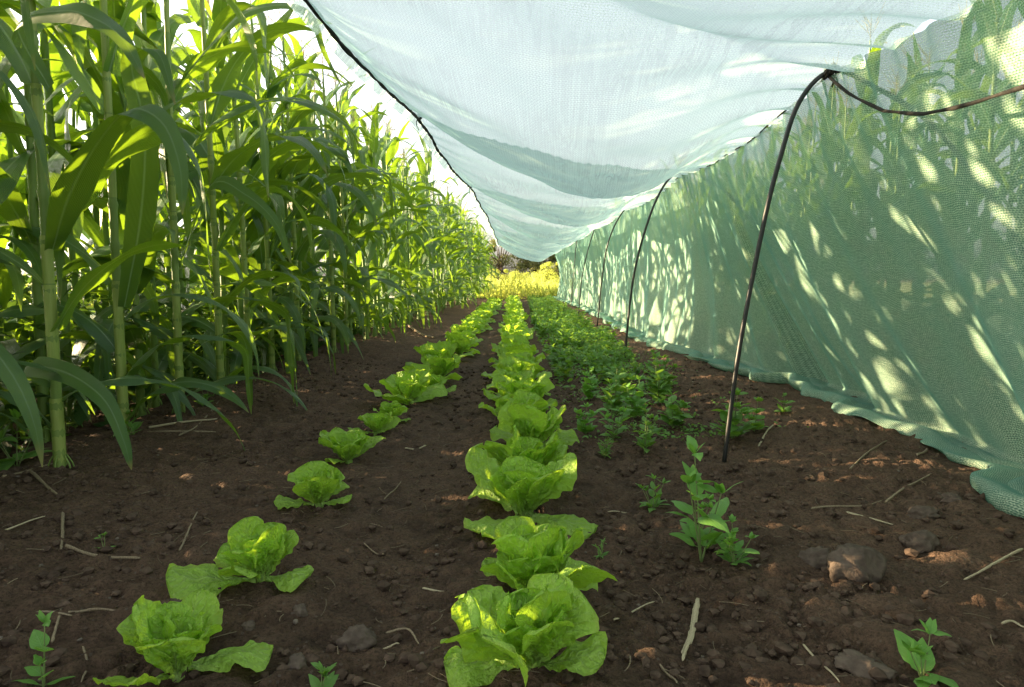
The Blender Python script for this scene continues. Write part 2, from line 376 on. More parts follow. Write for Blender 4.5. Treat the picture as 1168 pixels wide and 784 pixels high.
# loose crumbs of soil and small pebbles
def crumbs(name, mat, n, r0, r1, seed, label, ymax=5.5, sub=1):
    rs = np.random.RandomState(seed); mb = MB()
    for i in range(n):
        y = .75+(ymax-.75)*rs.rand()**1.7; w = min(1.7, .85*y+.25); x = rs.uniform(-w, w)
        if x > 1.45: continue
        if vnoise(np.array([x*3.]), np.array([y*3.]), seed)[0] < rs.rand()*.75: continue
        r = r0+(r1-r0)*rs.rand()**3.2
        blob(mb, (x, y, gh(x, y)+r*.35+.003), r, rs.randint(1 << 30), sub, rs.uniform(.5, .85), rs.uniform(.45, 1), .45)
    return tag(obj(name, mb.mesh(name, mat, sub > 1)), label, 'soil crumbs', kind='stuff')
crumbs('soil_crumbs', M['clod'], 17000, .0025, .016, 5, 'loose dark crumbs of soil scattered over the beds')
crumbs('pebbles', M['pebble'], 1100, .0018, .006, 6, 'tiny pale pebbles scattered over the dark soil')

def stone(px, py, wpx, label, seed, squash=.7, mat='stone', dz=.25, tint=.95):
    x, y = G(px, py); r = wpx/2*y/F
    mb = MB(); blob(mb, (0, 0, 0), r, seed, 4, squash, tint, .30)
    o = obj('soil_clod', mb.mesh('soil_clod', M[mat]), loc=(x, y, gh(x, y)+r*dz)); return tag(o, label, 'clod')
stone(977, 662, 52, 'largest brown clod on the right, half sunk in dark soil', 1, 1.0, dz=.45)
stone(931, 645, 34, 'small rough clod touching the left side of the largest clod', 2, .8)
stone(1046, 625, 38, 'round brown clod behind and to the right of the largest clod', 3, .8)
stone(1086, 580, 22, 'smooth little clod near the lower edge of the green net', 4, .8)
stone(1052, 594, 30, 'flat crumbly clod between the round clod and the net', 5, .5)
stone(411, 722, 40, 'round brown clod left of the nearest middle row lettuce', 6, .8, dz=.35)
stone(340, 697, 18, 'small tan pebble of soil beside the second left row lettuce', 7, .8)
stone(338, 752, 26, 'rounded clod right of the nearest left row lettuce', 8, .75)
stone(985, 768, 44, 'low crumbly clod left of the bright seedling at the bottom right', 9, .5)
stone(196, 702, 34, 'crumbled clod beside crossed twigs above the nearest left lettuce', 10, .5)
stone(283, 716, 17, 'little tan clod between the two nearest left row lettuces', 12, .7)

# ------------------------------------------------------------------ dry stalks and twigs
def twig(pts, wpx, label, mat='straw', split=False, name='dry_stalk', lift=.006):
    P = []
    for px, py in pts:
        x, y = G(px, py); P.append((x, y, gh(x, y)+lift))
    P = np.array(P); y0 = P[:, 1].mean(); r = wpx*.29*y0/F; base = P[0].copy()
    Q = spline(P-base, 26) if len(P) > 1 else P
    rs = np.random.RandomState(int(abs(pts[0][0]*7+pts[0][1])))
    Q[:, 2] += r*.8+.004*np.sin(np.linspace(0, 5, 26)+rs.rand()*6); Q[:, :2] += rs.randn(26, 2)*r*.10; kk = rs.randint(8, 18); Q[kk:, :2] += np.outer(np.arange(26-kk), rs.randn(2))*r*.13
    s = np.linspace(0, 1, 26); rad = r*(1-.35*s)*(1+.10*np.sin(s*13+rs.rand()*6)); rad[-1] *= .5; rad[0] *= .7
    mb = MB()
    ang = np.linspace(0, 2*pi, 8, endpoint=False)
    rm = 1+.22*np.sin(ang*3+rs.rand()*6)[None, :]*np.ones((26, 1))
    tube(mb, Q, rad, 8, .95, True, rm)
    if split:
        for k in (-1, 1):
            off = Q+np.array((k*r*1.1, 0, r*.2)); off = off[2:rs.randint(18, 25)]; tube(mb, off, r*.45, 6, .8)
    return tag(obj(name, mb.mesh(name, M[mat]), loc=base), label, 'dry stalk')
twig([(796, 680), (789, 715), (780, 755)], 9, 'short pale split straw standing out right of the nearest lettuce', 'pale_straw', True)
twig([(1165, 640), (1130, 655), (1098, 664)], 6, 'pale straw lying on the far right by the bottom of the net', 'pale_straw')
twig([(916, 737), (940, 762), (958, 784)], 5, 'thin pale straw at the bottom right slanting down to the frame edge', 'pale_straw')
twig([(960, 585), (985, 595), (1022, 604)], 5, 'pale straw end lying above the largest clod', 'pale_straw')
twig([(925, 583), (950, 582), (985, 581), (1010, 575)], 4, 'thin twig lying behind the pale straw above the largest clod')
twig([(1010, 580), (1035, 565), (1064, 551)], 5, 'brown curved twig pointing from the pale straw towards the net')
twig([(970, 545), (985, 530), (1010, 512)], 5, 'forked brown twig lying between the first hoop and the net')
twig([(865, 512), (873, 502), (882, 494)], 4, 'short pale chip just right of the first hoop foot', 'pale_straw')
twig([(1045, 532), (1052, 524), (1058, 517)], 5, 'small brown stalk stub touching the net hem')
twig([(76, 641), (115, 647), (158, 652)], 7, 'thick grey brown stalk lying on the left soil', 'straw')
twig([(73, 608), (72, 628), (70, 643)], 7, 'upright short stub meeting the thick grey brown stalk', 'straw')
twig([(0, 632), (30, 622), (58, 610)], 4, 'thin pale straw entering from the left frame edge', 'pale_straw')
twig([(36, 562), (50, 575), (65, 588)], 7, 'flat grey stalk piece in front of the first corn plant', 'straw')
twig([(5, 570), (25, 560), (60, 548)], 5, 'curved grey stalk lying at the foot of the first corn plant', 'straw')
twig([(78, 708), (105, 706), (134, 710)], 6, 'thick twig running into the nearest left row lettuce', 'straw')
twig([(25, 718), (50, 712), (80, 714)], 6, 'peeling brown stalk left of the twig by the nearest left lettuce', 'straw')
twig([(60, 740), (68, 718), (74, 700)], 6, 'dark brown stalk crossing the peeling stalk at lower left', 'straw')
twig([(205, 640), (215, 620), (225, 596)], 4, 'thin brown twig left of the second left row lettuce', 'straw')
twig([(170, 505), (205, 500), (250, 492)], 5, 'pale dry stalk lying at the foot of the third corn plant', 'pale_straw')
twig([(165, 512), (200, 510), (245, 503)], 4, 'second dry stalk just in front of the third corn plant', 'straw')
twig([(205, 515), (225, 500), (252, 472)], 4, 'dry twig leaning towards the fourth corn plant', 'straw')
twig([(482, 664), (505, 668), (540, 672)], 5, 'pale frayed straw touching the second middle row lettuce', 'pale_straw')
twig([(440, 710), (465, 712), (478, 732)], 5, 'curled pale straw beside the round clod left of the middle row', 'straw')
twig([(428, 728), (445, 728), (456, 728)], 4, 'tiny straw stub just right of the round clod', 'pale_straw')
twig([(438, 570), (448, 560), (457, 547)], 3, 'thin short straw between the left and middle rows', 'straw')
twig([(700, 706), (722, 695), (750, 679)], 4, 'forked pale straw right of the nearest middle row lettuce', 'pale_straw')
twig([(692, 577), (705, 577), (718, 576)], 3, 'tiny pale straw right of the third middle row lettuce', 'pale_straw')
twig([(415, 618), (428, 622), (440, 623)], 3, 'thin curved rootlet lying in the path left of the middle row', 'straw')
twig([(752, 760), (765, 772), (775, 784)], 6, 'grey frayed stalk at the bottom edge right of the middle row', 'straw')
twig([(95, 742), (100, 760), (92, 784)], 5, 'twisted grey stalk at the bottom edge by the left seedling', 'straw')
twig([(462, 515), (474, 513), (486, 509)], 4, 'short pale straw in the path beside the fifth left lettuce', 'pale_straw')
twig([(465, 378), (480, 384), (494, 388)], 5, 'grey curved stalk lying at the corn edge far up the path', 'straw')
twig([(1142, 722), (1156, 720), (1168, 724)], 5, 'dry curled leaf stub at the right frame edge', 'pale_straw')
def litter(n, seed):
    rs = np.random.RandomState(seed); mb = MB()
    for i in range(n):
        y = .8+4.5*rs.rand()**1.5; w = min(1.6, .85*y+.2); x = rs.uniform(-w, w)
        if x > 1.4: continue
        L = rs.uniform(.005, .03); a = rs.rand()*6.28; s = np.linspace(-1, 1, 6); b = rs.uniform(-.25, .25)
        P = np.stack([x+L*(s*cos(a)-b*s*s*sin(a)), y+L*(s*sin(a)+b*s*s*cos(a)), np.full(6, gh(x, y)+.009)+s*rs.uniform(-.004, .006)], -1)
        tube(mb, P, rs.uniform(.0005, .0012), 4, rs.uniform(.3, 1), False)
    tag(obj('straw_litter', mb.mesh('straw_litter', M['straw'])), 'fine bits of straw and rootlets strewn over the soil', 'straw', kind='stuff')
litter(950, 9)

# ------------------------------------------------------------------ leaves
def ribbon(mb, P, side, W, fold=.15, amp=.2, freq=18, ph=0, m=6, tint=.5, amp2=0, cup=0, seed=0, ragged=0, pucker=0):
    P, T = frames(P); n = len(P); side = side/np.linalg.norm(side, axis=1)[:, None]; Nn = np.cross(side, T)
    u = np.linspace(-1, 1, m+1); s = np.linspace(0, 1, n); rs = np.random.RandomState(seed)
    au = np.abs(u)
    wave = np.where(u[None, :] < 0, np.sin(s*freq+ph)[:, None], np.sin(s*freq*1.13+ph+2.1)[:, None])*au[None, :]**2
    off = W[:, None]*(fold*au[None, :]+amp*wave+cup*au[None, :]**2)
    if amp2:
        f2 = freq*2.3; edge = au[None, :]**3
        off = off+W.max()*amp2*edge*(np.sin(s*f2+ph*2)[:, None]*np.where(u < 0, 1, -1)[None, :]+.6*np.sin(s*f2*1.7+ph*5+1)[:, None])
    uu = u[None, :]*np.ones((n, 1))
    if ragged: uu = uu*(1+ragged*np.sin(s*freq*3.1+ph)[:, None]*au[None, :])
    if pucker:
        X_, Y_ = np.meshgrid(u, s); off = off+W.max()*pucker*(vnoise(X_*3.2+ph*7, Y_*6.5+ph*3, 5)-.5+.5*(vnoise(X_*6.5+ph, Y_*13+ph, 6)-.5))
    V = P[:, None]+side[:, None]*(W[:, None]*uu)[..., None]+Nn[:, None]*off[..., None]
    uv = np.stack([(u[None, :]*.5+.5)*np.ones((n, 1)), s[:, None]*np.ones((1, m+1))], -1)
    mb.grid(V, uv=uv, tint=tint)

def corn_leaf(mb, z0, az, L, Wd, th0, droop, pw, rs, n=22, m=6, r0=.012, base=(0, 0)):
    s = np.linspace(0, 1, n); ds = L/(n-1)
    kink = rs.uniform(25, 75)/(1+np.exp(-(s-rs.uniform(.35, .7))*40)) if rs.rand() < .38 else 0
    th = np.radians(np.maximum(th0-droop*s**pw-kink, -88)); a = az+rs.uniform(-.7, .7)*s**1.5+.12*np.sin(s*5+rs.rand()*6)
    T = np.stack([np.cos(th)*np.cos(a), np.cos(th)*np.sin(a), np.sin(th)], -1)
    P = np.concatenate([np.zeros((1, 3)), np.cumsum(T[:-1]*ds, axis=0)])+np.array((base[0]+r0*cos(az), base[1]+r0*sin(az), z0))
    roll = rs.uniform(-1.2, 1.2)*s**1.3+rs.uniform(-.15, .15)
    h = np.stack([-np.sin(a), np.cos(a), 0*a], -1); up = np.cross(T, h)
    side = h*np.cos(roll)[:, None]+up*np.sin(roll)[:, None]
    W = Wd/2*np.minimum(1, .55+s*3.2)*np.clip(1-s, 0, 1)**.62*(1+.05*np.sin(s*11+rs.rand()*6))
    W = np.maximum(W, .0012)
    ribbon(mb, P, side, W, fold=rs.uniform(.05, .28), amp=rs.uniform(.12, .34), freq=rs.uniform(11, 22), ph=rs.rand()*6, m=m, tint=rs.rand(), seed=rs.randint(9999))

def corn_stalk(mb, H, rs, m=10, r0=.0185, lean=0):
    n = int(H/.022); z = np.linspace(0, H, n); sx = rs.uniform(-.03, .03)+lean; sy = rs.uniform(-.03, .03)
    P = np.stack([sx*(z/H)**2*H, sy*(z/H)**2*H, z], -1)
    nodes = []; zz = .06; gap = .075
    while zz < H*.93: nodes.append(zz); zz += gap; gap = min(.158, gap*1.18)
    r = r0*(1-.62*(z/H)**1.15); 
    for q in nodes: r = r+r0*.24*np.exp(-((z-q)/.009)**2)-r0*.05*np.exp(-((z-q-.025)/.012)**2)
    r[:2] *= 1.15
    tube(mb, P, r, m)
    for q in nodes[:2]:            # short brace roots
        for k in range(6):
            a = k*1.05+rs.rand(); L = q+.03
            Q = np.array([(r0*.9*cos(a), r0*.9*sin(a), q), (r0*1.9*cos(a), r0*1.9*sin(a), q*.45), (r0*2.5*cos(a), r0*2.5*sin(a), -.02)])
            if q < .1: tube(mb, spline(Q, 5), .0028, 5)
    return nodes, (lambda h: (sx*(h/H)**2*H, sy*(h/H)**2*H)), (lambda h: r0*(1-.62*(h/H)**1.15))

def corn_tassel(mb, H, base, rs):
    x, y = base; nb = rs.randint(8, 14)
    for k in range(nb+1):
        a = rs.rand()*6.28; L = rs.uniform(.13, .24) if k else .3; out = 0.04 if k == 0 else rs.uniform(.35, .95); z0 = H+(k/nb)*.10 if k else H-.1
        s = np.linspace(0, 1, 9); rr = L*out*s**(.9)
        zc = L*(np.sqrt(max(.05, 1-out**2*.6)))*s-rs.uniform(0, .10)*s**2*out
        P = np.stack([x+rr*cos(a), y+rr*sin(a), z0+zc], -1); rad = np.full(9, .0022)*(1+.4*np.sin(s*40)); rad[-1] *= .4
        tube(mb, P, rad, 4, rs.rand(), False)

def leaf_specs(nodes, H, az0, rs):
    out = []; N_ = len(nodes)
    for i, q in enumerate(nodes):
        if q < .12 and rs.rand() < .6: continue
        f = q/H; az = az0+(i % 2)*pi+rs.uniform(-.45, .45)
        L = (.52+.52*math.exp(-((f-.42)/.36)**2))*rs.uniform(.85, 1.15); Wd = (.090+.050*math.exp(-((f-.48)/.36)**2))*rs.uniform(.88, 1.15)
        if f > .72: th0, dr, pw = rs.uniform(58, 78), rs.uniform(25, 120), rs.uniform(1.5, 2.6)
        elif f > .3: th0, dr, pw = rs.uniform(50, 76), rs.uniform(100, 172), rs.uniform(.95, 1.8)
        else: th0, dr, pw = rs.uniform(30, 60), rs.uniform(95, 160), rs.uniform(.8, 1.4)
        out.append((q+.02, az, L, Wd, th0, dr, pw))
    return out

def make_corn(seed, H, parts=False, az0=None, n=22, m=6, extra=None, lean=0):
    rs = np.random.RandomState(seed); root = empty('corn_plant', (0, 0, 0))
    ms = MB(); nodes, cx, rr = corn_stalk(ms, H, rs, lean=lean); msh = MB(); obj('stalk', ms.mesh('corn_stalk', M['stalk']), root)
    az0 = rs.rand()*6.28 if az0 is None else az0; ml = MB()
    for sp in leaf_specs(nodes, H, az0, rs):
        if extra and any(abs(sp[0]-e['z']) < .1 for e in extra): continue
        if parts: ml = MB(); msh = MB()
        # sheath wrapping the stalk under each blade
        z0 = sp[0]; zs = np.linspace(z0-.15, z0+.004, 7); zs = zs[zs > .02]
        if len(zs) > 3:
            rad = rr(z0)+.0016+.0012*np.linspace(0, 1, len(zs))
            tube(msh, np.stack([np.array([cx(h)[0] for h in zs]), np.array([cx(h)[1] for h in zs]), zs], -1), rad, 8, .95, False)
        corn_leaf(ml, *sp, rs, n=n, m=m, r0=rr(z0)*.8, base=cx(z0))
        if parts:
            obj('leaf', ml.mesh('corn_blade', M['corn_leaf']), root)
            if msh.n: obj('sheath', msh.mesh('corn_sheath', M['sheath']), root)
    for e in extra or []:
        mx = MB(); Q = spline(e['pts'], 30); s = np.linspace(0, 1, 30); W = e['w']/2*np.minimum(1, .4+s*3)*np.clip(1.002-s, 0, 1)**.6
        sd = np.tile(np.array(e['side'], float), (30, 1))+np.outer(s, e.get('turn', (0, 0, 0)))
        T = np.gradient(Q, axis=0); T /= np.linalg.norm(T, axis=1)[:, None]; sd = sd-T*(sd*T).sum(1)[:, None]
        ribbon(mx, Q, sd, W, fold=.18, amp=.16, freq=15, ph=e['z']*9, m=10, tint=e.get('tint', .3)); obj('leaf', mx.mesh('corn_blade', M['corn_leaf']), root)
    if not parts:
        jn = [c for c in root.children][0]; bpy.data.objects.remove(jn); ms.merge(msh); obj('stalk', ms.mesh('corn_stalk', M['stalk']), root)
        obj('leaves', ml.mesh('corn_blades', M['corn_leaf']), root)
    mt = MB(); corn_tassel(mt, H, cx(H), rs); obj('tassel', mt.mesh('corn_tassel', M['tassel']), root)
    return root

# the front plants one by one
hero = [(70, 551, 2.5), (143, 514, 2.45), (207, 484, 2.4), (253, 465, 2.45), (285, 444, 2.35), (311, 433, 2.4), (341, 421, 2.4), (381, 410, 2.35), (396, 402, 2.3)]
hl = ['nearest corn plant at the left edge with a broad leaf bending down to the soil', 'second corn plant from the left front, thick pale green stalk',
      'third corn plant from the front, dry stalks lying at its foot', 'fourth corn plant from the front of the left row',
      'fifth corn plant from the front, its bare stalk standing at the soil edge', 'sixth corn plant from the front of the left row', 'seventh corn plant from the front, low leaf hanging to the soil',
      'eighth corn plant from the front of the left row', 'ninth corn plant from the front, just before the row turns dense']
def local(pts, x, y, z0): return [tuple(np.array(p)-np.array((x, y, z0))) for p in pts]
for i, (px, py, H) in enumerate(hero):
    x, y = G(px, py); z0 = gh(x, y)-.01; ex = None
    if i == 0:
        ex = [dict(z=.35, w=.085, side=(.5, .2, .9), turn=(.3, .2, -.5), tint=.25, pts=local([D(66, 440, y), D(30, 418, y-.08), D(75, 425, y-.2), D(118, 455, y-.3), D(140, 500, y-.34), D(150, 536, y-.36)], x, y, z0)),
              dict(z=1.0, w=.12, side=(.85, .3, .35), turn=(0, 0, .2), tint=.1, pts=local([D(60, 285, y), D(78, 225, y-.12), D(110, 165, y-.22), D(148, 125, y-.28), D(185, 140, y-.3), D(205, 190, y-.33), D(208, 245, y-.34)], x, y, z0)),
              dict(z=1.45, w=.11, side=(.2, .5, .9), turn=(0, 0, -.3), tint=.35, pts=local([D(56, 100, y), D(20, 30, y-.2), D(70, 12, y-.3), D(110, 22, y-.35), D(140, 45, y-.38), D(165, 90, y-.4)], x, y, z0))]
    if i == 1:
        ex = [dict(z=.85, w=.115, side=(.9, .4, .1), turn=(0, .2, 0), tint=.15, pts=local([D(142, 350, y), D(160, 250, y-.1), D(165, 150, y-.2), D(150, 70, y-.25), D(180, 60, y-.28), D(200, 120, y-.3)], x, y, z0))]
    if i == 2:
        ex = [dict(z=.75, w=.09, side=(.3, .3, .9), turn=(.3, 0, 0), tint=.3, pts=local([D(205, 300, y), D(240, 212, y-.1), D(280, 222, y-.16), D(315, 255, y-.2), D(332, 300, y-.22)], x, y, z0)),
              dict(z=1.75, w=.06, side=(.1, .4, .9), turn=(.5, 0, 0), tint=.9, pts=local([D(200, 100, y), D(245, 45, y-.1), D(280, 15, y-.15), D(325, 6, y-.18), D(355, 20, y-.2), D(370, 60, y-.2), D(390, 100, y-.2)], x, y, z0))]
    t = make_corn(100+i, H, True, az0=rnd.uniform(-.5, .6), n=28, m=8, extra=ex)
    t.location = (x, y, z0); tag(t, hl[i], 'corn plant', 'corn plants')

variants = [make_corn(200+k, rnd.uniform(2.15, 2.5), False, n=18, m=4) for k in range(9)]
far_variants = [make_corn(300+k, rnd.uniform(2.2, 2.45), False, n=11, m=2) for k in range(5)]
used = set()
def place_corn(src, x, y, label, sc, rz=None):
    rz = rnd.uniform(0, 6.28) if rz is None else rz; loc = (x, y, gh(x, y)-.01); tl = (rnd.uniform(-.05, .05), rnd.uniform(-.05, .05))
    if src not in used:
        used.add(src); o = src; o.location = loc; o.rotation_euler = (tl[0], tl[1], rz); o.scale = (sc,)*3
    else: o = copy_thing(src, loc, rz, sc, tl)
    return tag(o, label, 'corn plant', 'corn plants')
L_front = 'corn plant in the front row along the left soil bank, beyond the ninth stalk'
L_mid = 'corn plant standing in the rows hidden behind the front left row'
L_right = 'corn plant seen through the green net on the right'
y = G(396, 402)[1]; cnt = 9
while y < 30:
    y += .34+.005*y; x = -1.62+.05*math.sin(y*.9)+rnd.uniform(-.06, .06)+.014*y
    place_corn(rnd.choice(variants if y < 16 else far_variants), x, y, L_front, rnd.uniform(.9, 1.08)); cnt += 1
stuff = []
for row, (rx, sp) in enumerate(((-1.88, .25), (-2.2, .25), (-2.6, .27), (-3.05, .30))):
    y = .9+row*.3
    while y < 30:
        x = rx+rnd.uniform(-.12, .12)+.006*y
        if y < (11, 7, 6, 5)[row]: place_corn(rnd.choice(variants), x, y, L_mid, rnd.uniform(.92, 1.08) if not row else rnd.uniform(.68, 1.0)); cnt += 1
        else: stuff.append((x, y))
        y += sp*rnd.uniform(.8, 1.2)*(1 if y < 7 else (1.7, 3.0, 30, 30)[row])
        if row > 1 and 2.8 < y < 4.9 and rnd.random() < .85: y += sp*1.6
for row, rx in enumerate((2.72, 3.2, 3.7)):
    y = .9+row*.2
    while y < 27:
        x = rx+rnd.uniform(-.1, .1)
        if y < (11, 5, 3.5)[row]: place_corn(rnd.choice(variants), x, y, L_right, rnd.uniform(.78, .98)); cnt += 1
        else: stuff.append((x, y))
        y += .40*rnd.uniform(.8, 1.2)*(1+row*.3)
print('corn individuals', cnt, 'stuff', len(stuff))
def join_copies(name, srcs, spots, part, mat, label, cat, smin=.9, smax=1.08, seed=3):
    rs = np.random.RandomState(seed); mb = MB(); cache = []
    for s in srcs:
        me = [c for c in s.children if c.name.startswith(part)][0].data
        v = np.zeros(len(me.vertices)*3); me.vertices.foreach_get('co', v); v = v.reshape(-1, 3)
        tot = np.zeros(len(me.polygons), int); me.polygons.foreach_get('loop_total', tot)
        lv = np.zeros(len(me.loops), int); me.loops.foreach_get('vertex_index', lv)
        uvl = np.zeros(len(me.loops)*2); me.uv_layers[0].data.foreach_get('uv', uvl); uv = np.zeros((len(v), 2)); uv[lv] = uvl.reshape(-1, 2)
        t = np.zeros(len(v)); me.attributes['tint'].data.foreach_get('value', t)
        nq = (tot == 4).sum(); cache.append((v, lv[:nq*4].reshape(-1, 4), lv[nq*4:].reshape(-1, 3), uv, t))
    for (x, y) in spots:
        v, q, t3, uv, t = cache[rs.randint(len(cache))]; a = rs.rand()*6.28; s = rs.uniform(smin, smax)
        Rm = np.array([[cos(a), sin(a), 0], [-sin(a), cos(a), 0], [0, 0, 1]])*s
        mb.add(v@Rm+np.array((x, y, gh(x, y)-.01)), q=q, t=t3, uv=uv, tint=t)
    return obj(name, mb.mesh(name, mat))
st = empty('corn_rows', (0, 0, 0)); tag(st, 'dense mass of far corn rows beyond the plants one can tell apart', 'corn rows', kind='stuff')
for part, mname in (('leaves', 'corn_leaf'), ('stalk', 'stalk'), ('tassel', 'tassel')):
    o = join_copies(part, far_variants, stuff, part, M[mname], None, None); o.parent = st; o['kind'] = 'stuff'

# ------------------------------------------------------------------ lettuces
def lettuce_leaf(mb, az, L, Wd, th0, bend, rs, n=16, m=12, r0=.006, z0=.0):
    s = np.linspace(0, 1, n); ds = L/(n-1)
    th = np.radians(th0+bend[0]*np.sin(s*pi*.5)+bend[1]*s**3); a = az+rs.uniform(-.25, .25)*s
    T = np.stack([np.cos(th)*np.cos(a), np.cos(th)*np.sin(a), np.sin(th)], -1)
    P = np.concatenate([np.zeros((1, 3)), np.cumsum(T[:-1]*ds, axis=0)])+np.array((r0*cos(az), r0*sin(az), z0))
    h = np.stack([-np.sin(a), np.cos(a), 0*a], -1); roll = rs.uniform(-.3, .3)*s; up = np.cross(T, h)
    side = h*np.cos(roll)[:, None]+up*np.sin(roll)[:, None]
    W = Wd/2*np.interp(s, [0, .12, .3, .5, .68, .82, .92, .975, 1], [.16, .20, .42, .78, .98, 1.0, .82, .52, .12])
    ribbon(mb, P, side, W, fold=rs.uniform(-.02, .06), amp=rs.uniform(.06, .16), freq=rs.uniform(7, 13), ph=rs.rand()*6, m=m, tint=rs.rand(), pucker=.22, amp2=rs.uniform(.025, .075), cup=rs.uniform(-.15, .42), seed=rs.randint(9999), ragged=.012)
def make_lettuce(seed, n=24, S=1.0, parts=False, gn=16, gm=12):
    rs = np.random.RandomState(seed); root = empty('lettuce', (0, 0, 0)); mb = MB()
    for i in range(n):
        f = i/(n-1)                                   # 0 outer .. 1 heart
        az = i*2.39996+rs.uniform(-.3, .3); L = S*(.086*(1-f)**.8+.066)*rs.uniform(.74, 1.24); Wd = L*rs.uniform(.66, .92)
        th0 = (22+56*f**.55 if i > 2 else rs.uniform(8, 18))+rs.uniform(-9, 10); bend = (rs.uniform(4, 26)*(1-f*.5), -rs.uniform(0, 62)*(1-f*.7))
        if parts: mb = MB()
        lettuce_leaf(mb, az, L, Wd, th0, bend, rs, gn, gm, .004+.012*(1-f), .008+.02*f)
        if parts: obj('leaf', mb.mesh('lettuce_leaf', M['lettuce']), root)
    if parts: mb = MB()
    tube(mb, np.array([(0, 0, -.02), (0, 0, .02), (0, 0, .04)]), (.014, .013, .006), 8, 1.0)
    obj('core' if parts else 'leaves', mb.mesh('lettuce_core', M['lettuce']), root)
    return root
Lt = []   # px, py of the base, size, label
mid = [(607, 772, 1.15, 'nearest lettuce of the middle row, broad ruffled leaves at the bottom of the photo'),
       (610, 680, 1.15, 'second lettuce of the middle row, just behind the nearest one'),
       (597, 591, 1.38, 'third lettuce of the middle row with a wide outer leaf spread left'),
       (603, 553, 1.35, 'fourth lettuce of the middle row'), (606, 519, 1.3, 'fifth lettuce of the middle row'),
       (594, 492, 1.3, 'sixth lettuce of the middle row'), (601, 472, 1.3, 'seventh lettuce of the middle row')]
left = [(204, 770, .82, 'nearest lettuce of the left row, upright leaves at the bottom left'),
        (300, 668, 1.0, 'second lettuce of the left row, one small leaf reaching out left'),
        (365, 582, .80, 'third lettuce of the left row'), (398, 532, .78, 'fourth lettuce of the left row, flat and open'),
        (430, 501, .62, 'small fifth lettuce of the left row'), (445, 484, .66, 'small sixth lettuce of the left row behind the fifth')]
for i, (px, py, S, lab) in enumerate(mid+left):
    x, y = G(px, py); t = make_lettuce(500+i, 23 if i != 8 else 18, S, True, 26, 20) if i != 7 else make_lettuce(541, 20, S*1.05, True, 26, 20)
    t.location = (x, y, gh(x, y)+.004); t.rotation_euler = (rnd.uniform(-.06, .06), rnd.uniform(-.06, .06), rnd.uniform(0, 6.28))
    tag(t, lab, 'lettuce', 'lettuce heads in rows')
lv = [make_lettuce(600+k, 20, 1.05, False, 12, 8) for k in range(6)]; lused = set()
def place_lettuce(x, y, S, lab):
    s = rnd.choice(lv); loc = (x, y, gh(x, y)+.004); rz = rnd.uniform(0, 6.28)
    if s not in lused: lused.add(s); o = s; o.location = loc; o.rotation_euler = (0, 0, rz); o.scale = (S,)*3
    else: o = copy_thing(s, loc, rz, S, (rnd.uniform(-.08, .08), rnd.uniform(-.08, .08)))
    tag(o, lab, 'lettuce', 'lettuce heads in rows')
y = G(601, 472)[1]
while y < 21:
    y += .225*rnd.uniform(.85, 1.15); place_lettuce(.035+rnd.uniform(-.04, .04), y, rnd.uniform(.98, 1.3), 'lettuce head in the crowded far part of the middle row')
y = 3.72
while y < 20:
    place_lettuce(-.53+rnd.uniform(-.05, .06)+max(0, (y-5))*.004, y, rnd.uniform(.95, 1.25), 'lettuce head in the crowded far part of the left row'); y += .26*rnd.uniform(.85, 1.2)

# ------------------------------------------------------------------ weeds
def ovate(mb, p, az, L, Wd, th0, droop, rs, n=9, m=6, tooth=.06, tint=None, fold=.12):
    s = np.linspace(0, 1, n); th = np.radians(th0-droop*s); a = az+rs.uniform(-.2, .2)*s
    T = np.stack([np.cos(th)*np.cos(a), np.cos(th)*np.sin(a), np.sin(th)], -1)
    P = np.concatenate([np.zeros((1, 3)), np.cumsum(T[:-1]*L/(n-1), axis=0)])+np.array(p)
    h = np.stack([-np.sin(a), np.cos(a), 0*a], -1); roll = rs.uniform(-.4, .4); up = np.cross(T, h); side = h*cos(roll)+up*sin(roll)
    W = np.maximum(Wd/2*np.sin(pi*s**.75)**.8*(1-.25*s), .0007)
    ribbon(mb, P, side, W, fold=fold, amp=.08, freq=9, ph=rs.rand()*6, m=m, tint=rs.rand() if tint is None else tint, ragged=tooth)
def weed(x, y, H, label, seed, mat='weed', nn=6, L=.06, wr=.5, branches=2, lean=(0, 0), name='weed_plant', cat='weed', th=35):
    rs = np.random.RandomState(seed); root = empty(name, (x, y, gh(x, y)-.003)); ms = MB(); ml = MB()
    for b in range(branches+1):
        a = rs.rand()*6.28; h = H*(1 if b == 0 else rs.uniform(.45, .85)); o = .12 if b == 0 else rs.uniform(.35, .8)
        k = nn if b == 0 else max(2, nn-2)
        Q = np.array([(0, 0, 0), (h*o*.3*cos(a), h*o*.3*sin(a), h*.45), (h*o*.7*cos(a)+lean[0]*h, h*o*.7*sin(a)+lean[1]*h, h)])
        P = spline(Q, 14); tube(ms, P, np.linspace(.0028, .0012, 14)*(H/.25)**.5, 6)
        for j in range(k):
            f = .25+.75*j/(k-1) if k > 1 else 1; p = P[min(13, int(f*13))]; az = rs.rand()*3+j*1.57; sz = L*(.65+.5*sin(pi*min(1, f*.9+.1)))*rs.uniform(.8, 1.2)
            for q in (0, pi):
                az2 = az+q+rs.uniform(-.3, .3); st = .12*sz; pp = p+np.array((cos(az2), sin(az2), .5))*st
                tube(ms, np.array([p, pp]), .0009, 4, .5, False); ovate(ml, pp, az2, sz, sz*wr, th+rs.uniform(-15, 25), rs.uniform(20, 75), rs)
        for q in range(3): ovate(ml, P[-1], rs.rand()*6.28, L*.5, L*wr*.5, 65, 30, rs)
    obj('stem', ms.mesh('weed_stem', M['stem']), root); obj('leaves', ml.mesh('weed_leaves', M[mat]), root)
    return tag(root, label, cat)
def W_(px, py, *a, **k): x, y = G(px, py); return weed(x, y, *a, **k)
